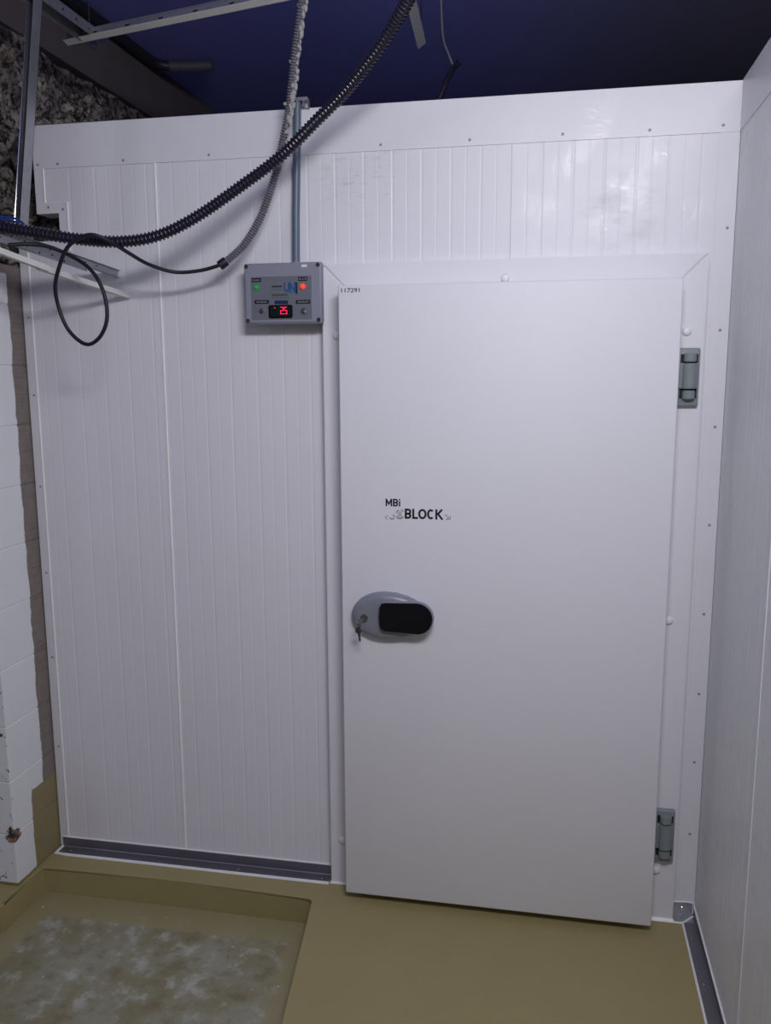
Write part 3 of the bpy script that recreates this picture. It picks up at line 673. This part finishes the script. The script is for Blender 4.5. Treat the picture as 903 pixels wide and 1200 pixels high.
bm = bmesh.new(); sweep(bm, [Vector(SM[-1]) + (Vector(SM[-2]) - Vector(SM[-1])).normalized() * d for d in (0.022, 0.004, -0.004)], lambda i: (0.0145, 0.0150, 0.0140)[i], 14)
obj('end_sleeve', bm, M['cable'], sc, smooth=True, label='black sleeve at the lower end')
bm = bmesh.new()
for i, p in enumerate(sp):
    if p.z < 2.36: continue
    dens = 1.0 if p.z > 2.5 else 0.5
    for q in range(9):
        if random.random() > dens * (0.55 + 0.7 * noise.noise(p * 6 + Vector((q, 0, 0)))): continue
        s = random.uniform(0.0035, 0.0075) * (1 if p.z > 2.5 else 0.7)
        mtx = Matrix.Translation(p + Vector((0.0095 + random.uniform(-0.005, 0.005), -0.004 + random.uniform(-0.006, 0.004), random.uniform(-0.01, 0.01)))) @ Matrix.Diagonal((s, s, s * random.uniform(1, 2.4), 1))
        bmesh.ops.create_icosphere(bm, subdivisions=1, radius=1, matrix=mtx)
for p in ((-0.802, -0.097, 2.553), (-0.773, -0.125, 2.66), (-0.731, -0.175, 2.79), (-0.728, -0.185, 2.81)):
    bmesh.ops.create_icosphere(bm, subdivisions=1, radius=0.006, matrix=Matrix.Translation(p))
obj('dried_foam', bm, M['foam'], sc, kind='stuff', label='crusty pale foam along the conduit')
CABLE = [(-1.000, -0.117, 2.100), (-1.011, -0.12, 2.093), (-1.075, -0.13, 2.076), (-1.151, -0.15, 2.071), (-1.21, -0.2, 2.089), (-1.242, -0.27, 2.116), (-1.268, -0.325, 2.14), (-1.307, -0.350, 2.157), (-1.35, -0.352, 2.149), (-1.39, -0.352, 2.123), (-1.422, -0.345, 2.074), (-1.446, -0.335, 2.019), (-1.45, -0.32, 1.964), (-1.43, -0.315, 1.901), (-1.393, -0.315, 1.861), (-1.358, -0.315, 1.849), (-1.321, -0.315, 1.873), (-1.298, -0.315, 1.919), (-1.298, -0.315, 1.976), (-1.316, -0.315, 2.03), (-1.354, -0.31, 2.075), (-1.405, -0.315, 2.107), (-1.459, -0.335, 2.131), (-1.508, -0.36, 2.136), (-1.545, -0.40, 2.129)]
tag(obj('cable', tube(CABLE, 0.0058, 0.012, 10), M['cable'], smooth=True, loc=CABLE[0]), 'black cable looped once below the thick conduit, out of the thinner one', 'cable')
WIRE = [(-1.66, -0.45, 2.170), (-1.60, -0.40, 2.142), (-1.586, -0.39, 2.123), (-1.56, -0.38, 2.112), (-1.539, -0.37, 2.104), (-1.525, -0.365, 2.102)]
tag(obj('wire', tube(WIRE, 0.0026, 0.01, 8), M['cable'], smooth=True, loc=WIRE[0]), 'short thin black wire on the metal rails at the left edge', 'wire')
for k, (dz, dy) in enumerate(((0.004, 0.004), (-0.005, -0.004))):
    BL = [(-1.68, -0.47 + dy, 2.225 + dz), (-1.635, -0.40 + dy, 2.215 + dz), (-1.58, -0.355 + dy, 2.212 + dz), (-1.551, -0.34 + dy, 2.206 + dz), (-1.538, -0.33 + dy, 2.192 + dz)]
    tag(obj('cable', tube(BL, 0.0036, 0.01, 8), M['bluecable'], smooth=True, loc=BL[0]),
        ('upper' if k == 0 else 'lower') + ' of two thin blue cables on the thick conduit at left edge', 'cable', 'blue cables on the conduit')
W2 = [(-0.40, 0.36, 3.129), (-0.396, 0.35, 3.032), (-0.393, 0.35, 2.954), (-0.386, 0.35, 2.861), (-0.366, 0.35, 2.807), (-0.354, 0.35, 2.779), (-0.343, 0.35, 2.776)]
tag(obj('wire', tube(W2, 0.0034, 0.01, 8), M['hosegrey'], smooth=True, loc=W2[0]), 'thin wire hanging from the dark ceiling behind the top of wall', 'wire')
H2 = [(-0.331, 0.35, 2.784), (-0.340, 0.35, 2.777), (-0.354, 0.35, 2.762), (-0.371, 0.35, 2.730), (-0.387, 0.345, 2.690), (-0.42, 0.33, 2.62), (-0.45, 0.32, 2.563)]
tag(obj('corrugated_conduit', corrugated(H2, 0.0105, 0.006, 0.002, 12), M['hose'], loc=H2[-1]), 'short dark corrugated conduit standing behind the cap of the wall', 'conduit')

# ------------------------------------------------------------------ leftover ceiling metalwork
ROLL_T = -22                                               # the loose tee hangs rolled towards the room
ux, uy, uz = Vector((1, 0, 0)), Vector((0, 1, 0)), Vector((0, 0, 1))
def frame_of(p0, p1, roll=0.0):
    d = (Vector(p1) - Vector(p0)).normalized(); s = d.cross(uz).normalized(); u = s.cross(d).normalized(); q = Matrix.Rotation(math.radians(roll), 3, d)
    return d, q @ s, q @ u
p0, p1 = (-1.502, -1.0, 2.834), (-1.497, 0.125, 2.834)
d, s, u = frame_of(p0, p1)
tr = thing('ceiling_track', p0, 'galvanised U track under the dark ceiling at top left corner', 'rail')
obj('profile', channel(Vector(p0) + u * 0.03, Vector(p1) + u * 0.03, U(0.046, 0.034), s, -u), M['galv'], tr)
obj('lip', channel(Vector((-1.528, -0.5, 2.824)), Vector((-1.523, 0.27, 2.824)), [(0, 0), (0.006, 0), (0.006, 0.002), (0, 0.002)], ux, uz), M['galv'], tr, label='thin edge strip running on past the track')
bm = bmesh.new()
for k in range(12): cyl(bm, (-1.4755, -0.75 + 0.075 * k, 2.846), (1, 0, 0), 0.004, 0.0012, 8)
obj('hole', bm, M['dark'], tr, kind='stuff')
for nm, lo in (('hanger_wire', -0.8), ('hanger_wire', 0.05)):
    bm = bmesh.new(); sweep(bm, [Vector((-1.5, lo, 2.862)), Vector((-1.5, lo, 3.129))], 0.0022, 6); obj(nm, bm, M['pipe'], tr)

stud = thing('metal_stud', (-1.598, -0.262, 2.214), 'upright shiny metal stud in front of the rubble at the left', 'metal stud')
T = 0.0015
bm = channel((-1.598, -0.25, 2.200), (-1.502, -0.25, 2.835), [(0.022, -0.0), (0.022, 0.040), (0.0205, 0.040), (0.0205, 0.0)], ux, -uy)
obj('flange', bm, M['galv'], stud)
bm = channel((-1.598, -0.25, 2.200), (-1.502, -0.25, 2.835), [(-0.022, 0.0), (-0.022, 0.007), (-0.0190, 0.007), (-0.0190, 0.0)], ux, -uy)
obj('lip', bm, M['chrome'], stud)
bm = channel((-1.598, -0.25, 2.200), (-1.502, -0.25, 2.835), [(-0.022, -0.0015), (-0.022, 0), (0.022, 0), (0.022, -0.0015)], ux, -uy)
obj('web', bm, M['pipe'], stud, label='inner web of the stud, its shade painted dark')  # dark colour stands in for the shade inside the galvanised section

tee = thing('ceiling_tee', (-1.57, 0.03, 2.83), 'white ceiling tee bar hanging across the top left of the photo', 'rail')
p0, p1 = (-1.585, 0.043, 2.826), (-0.30, -0.253, 2.826)
d, s, u = frame_of(p0, p1, ROLL_T)
obj('flange', channel(p0, p1, [(-0.012, 0), (0.012, 0), (0.012, 0.0015), (-0.012, 0.0015)], s, u), M['whitemetal'], tee)
obj('web', channel(p0, p1, [(-0.0012, 0.0015), (0.0012, 0.0015), (0.0012, 0.028), (0.004, 0.029), (0.004, 0.036), (-0.004, 0.036), (-0.004, 0.029), (-0.0012, 0.028)], s, u), M['galv'], tee, label='dull grey upright web')
bm = bmesh.new()
for k in range(9):
    q = Vector(p0) + d * (0.12 + 0.13 * k) + u * 0.018
    loft(bm, [[q + d * a + u * b + s * h for a, b in ((-0.008, -0.003), (0.008, -0.003), (0.008, 0.003), (-0.008, 0.003))] for h in (-0.0018, 0.0018)])
obj('slot', bm, M['dark'], tee, kind='stuff')
for lo in (0.5, 1.15):
    q = Vector(p0) + d * lo + u * 0.036
    bm = bmesh.new(); sweep(bm, [q, Vector((q.x, q.y, 3.129))], 0.002, 6); obj('hanger_wire', bm, M['pipe'], tee)
strap = thing('ceiling_strip', (-0.43, -0.06, 2.83), 'short grey metal strip poking down at the top beside the thick conduit', 'rail')
p0, p1 = (-0.416, -0.30, 2.83), (-0.452, 0.315, 2.83)
d, s, u = frame_of(p0, p1, -35)
obj('profile', channel(p0, p1, [(-0.016, 0), (0.016, 0), (0.016, 0.002), (-0.016, 0.002)], s, u), M['whitemetal'], strap)
for lo in (-0.25, 0.28):
    bm = bmesh.new(); sweep(bm, [Vector((-0.416 - 0.06 * (lo + 0.3), lo, 2.832)), Vector((-0.416 - 0.06 * (lo + 0.3), lo, 3.129))], 0.002, 6); obj('hanger_wire', bm, M['pipe'], strap)
pp = thing('ceiling_pipe', (-1.74, 0.2, 3.10), 'dark pipe along the top of the left wall under the ceiling', 'pipe')
obj('tube', tube([(-1.755, -0.4, 3.108), (-1.755, 0.6, 3.108), (-1.755, 1.0, 3.108), (-1.74, 1.07, 3.105), (-1.68, 1.10, 3.10)], 0.021, 0.03, 10), M['pipe'], pp, smooth=True)
obj('coupling', tube([(-1.70, 1.095, 3.102), (-1.60, 1.105, 3.098), (-1.50, 1.11, 3.096)], 0.022, 0.03, 10), M['steel'], pp, smooth=True, label='dull metal coupling at the end')

# wall rails that were torn off and now slope down to the panels
p0, p1 = (-1.720, -0.72, 2.235), (-1.4185, -0.0035, 2.088)
d, s, u = frame_of(p0, p1)
gt = thing('wall_track', p1, 'galvanised perforated track sloping down to the panel wall at left', 'rail')
obj('profile', channel(p0, p1, [(0.0, -0.014), (0.014, -0.014), (0.014, -0.0125), (0.0015, -0.0125), (0.0015, 0.010), (0.010, 0.010), (0.010, 0.0115), (0, 0.0115)], s, u), M['galv'], gt)
obj('ledge', channel(Vector(p0) + s * 0.014, Vector(p1) - d * 0.13 + s * 0.014, [(0, -0.030), (0.0015, -0.030), (0.0015, -0.008), (0, -0.008)], s, u), M['galv'], gt)
bm = bmesh.new()
for k in range(16):
    q = Vector(p0) + d * (0.06 + 0.043 * k)
    cyl(bm, q + s * 0.0012 + u * 0.001, s, 0.0028, 0.001, 8)
    if k < 13: cyl(bm, q + s * 0.0150 + u * (-0.019 + (0.003 if k % 2 else -0.003)), s, 0.003, 0.001, 8)
obj('hole', bm, M['dark'], gt, kind='stuff')
LSEC = [(0.0, 0.0), (0.020, 0.0), (0.020, 0.016), (0.0185, 0.016), (0.0185, 0.0015), (0.0, 0.0015)]
p0, p1 = (-1.690, -0.733, 2.176), (-1.486, -0.318, 2.062)
d, s, u = frame_of(p0, p1)
tag(obj('wall_angle', channel(p0, p1, LSEC, s, u), M['whitemetal'], loc=p1), 'nearer white wall angle, cut off short at the left edge', 'rail', 'white wall angles')
p0, p1 = (-1.503, -0.34, 2.066), (-1.396, -0.0035, 2.008)
d, s, u = frame_of(p0, p1)
tag(obj('wall_angle', channel(p0, p1, LSEC, s, u), M['whitemetal'], loc=p1), 'farther white wall angle whose end touches the panel wall', 'rail', 'white wall angles')
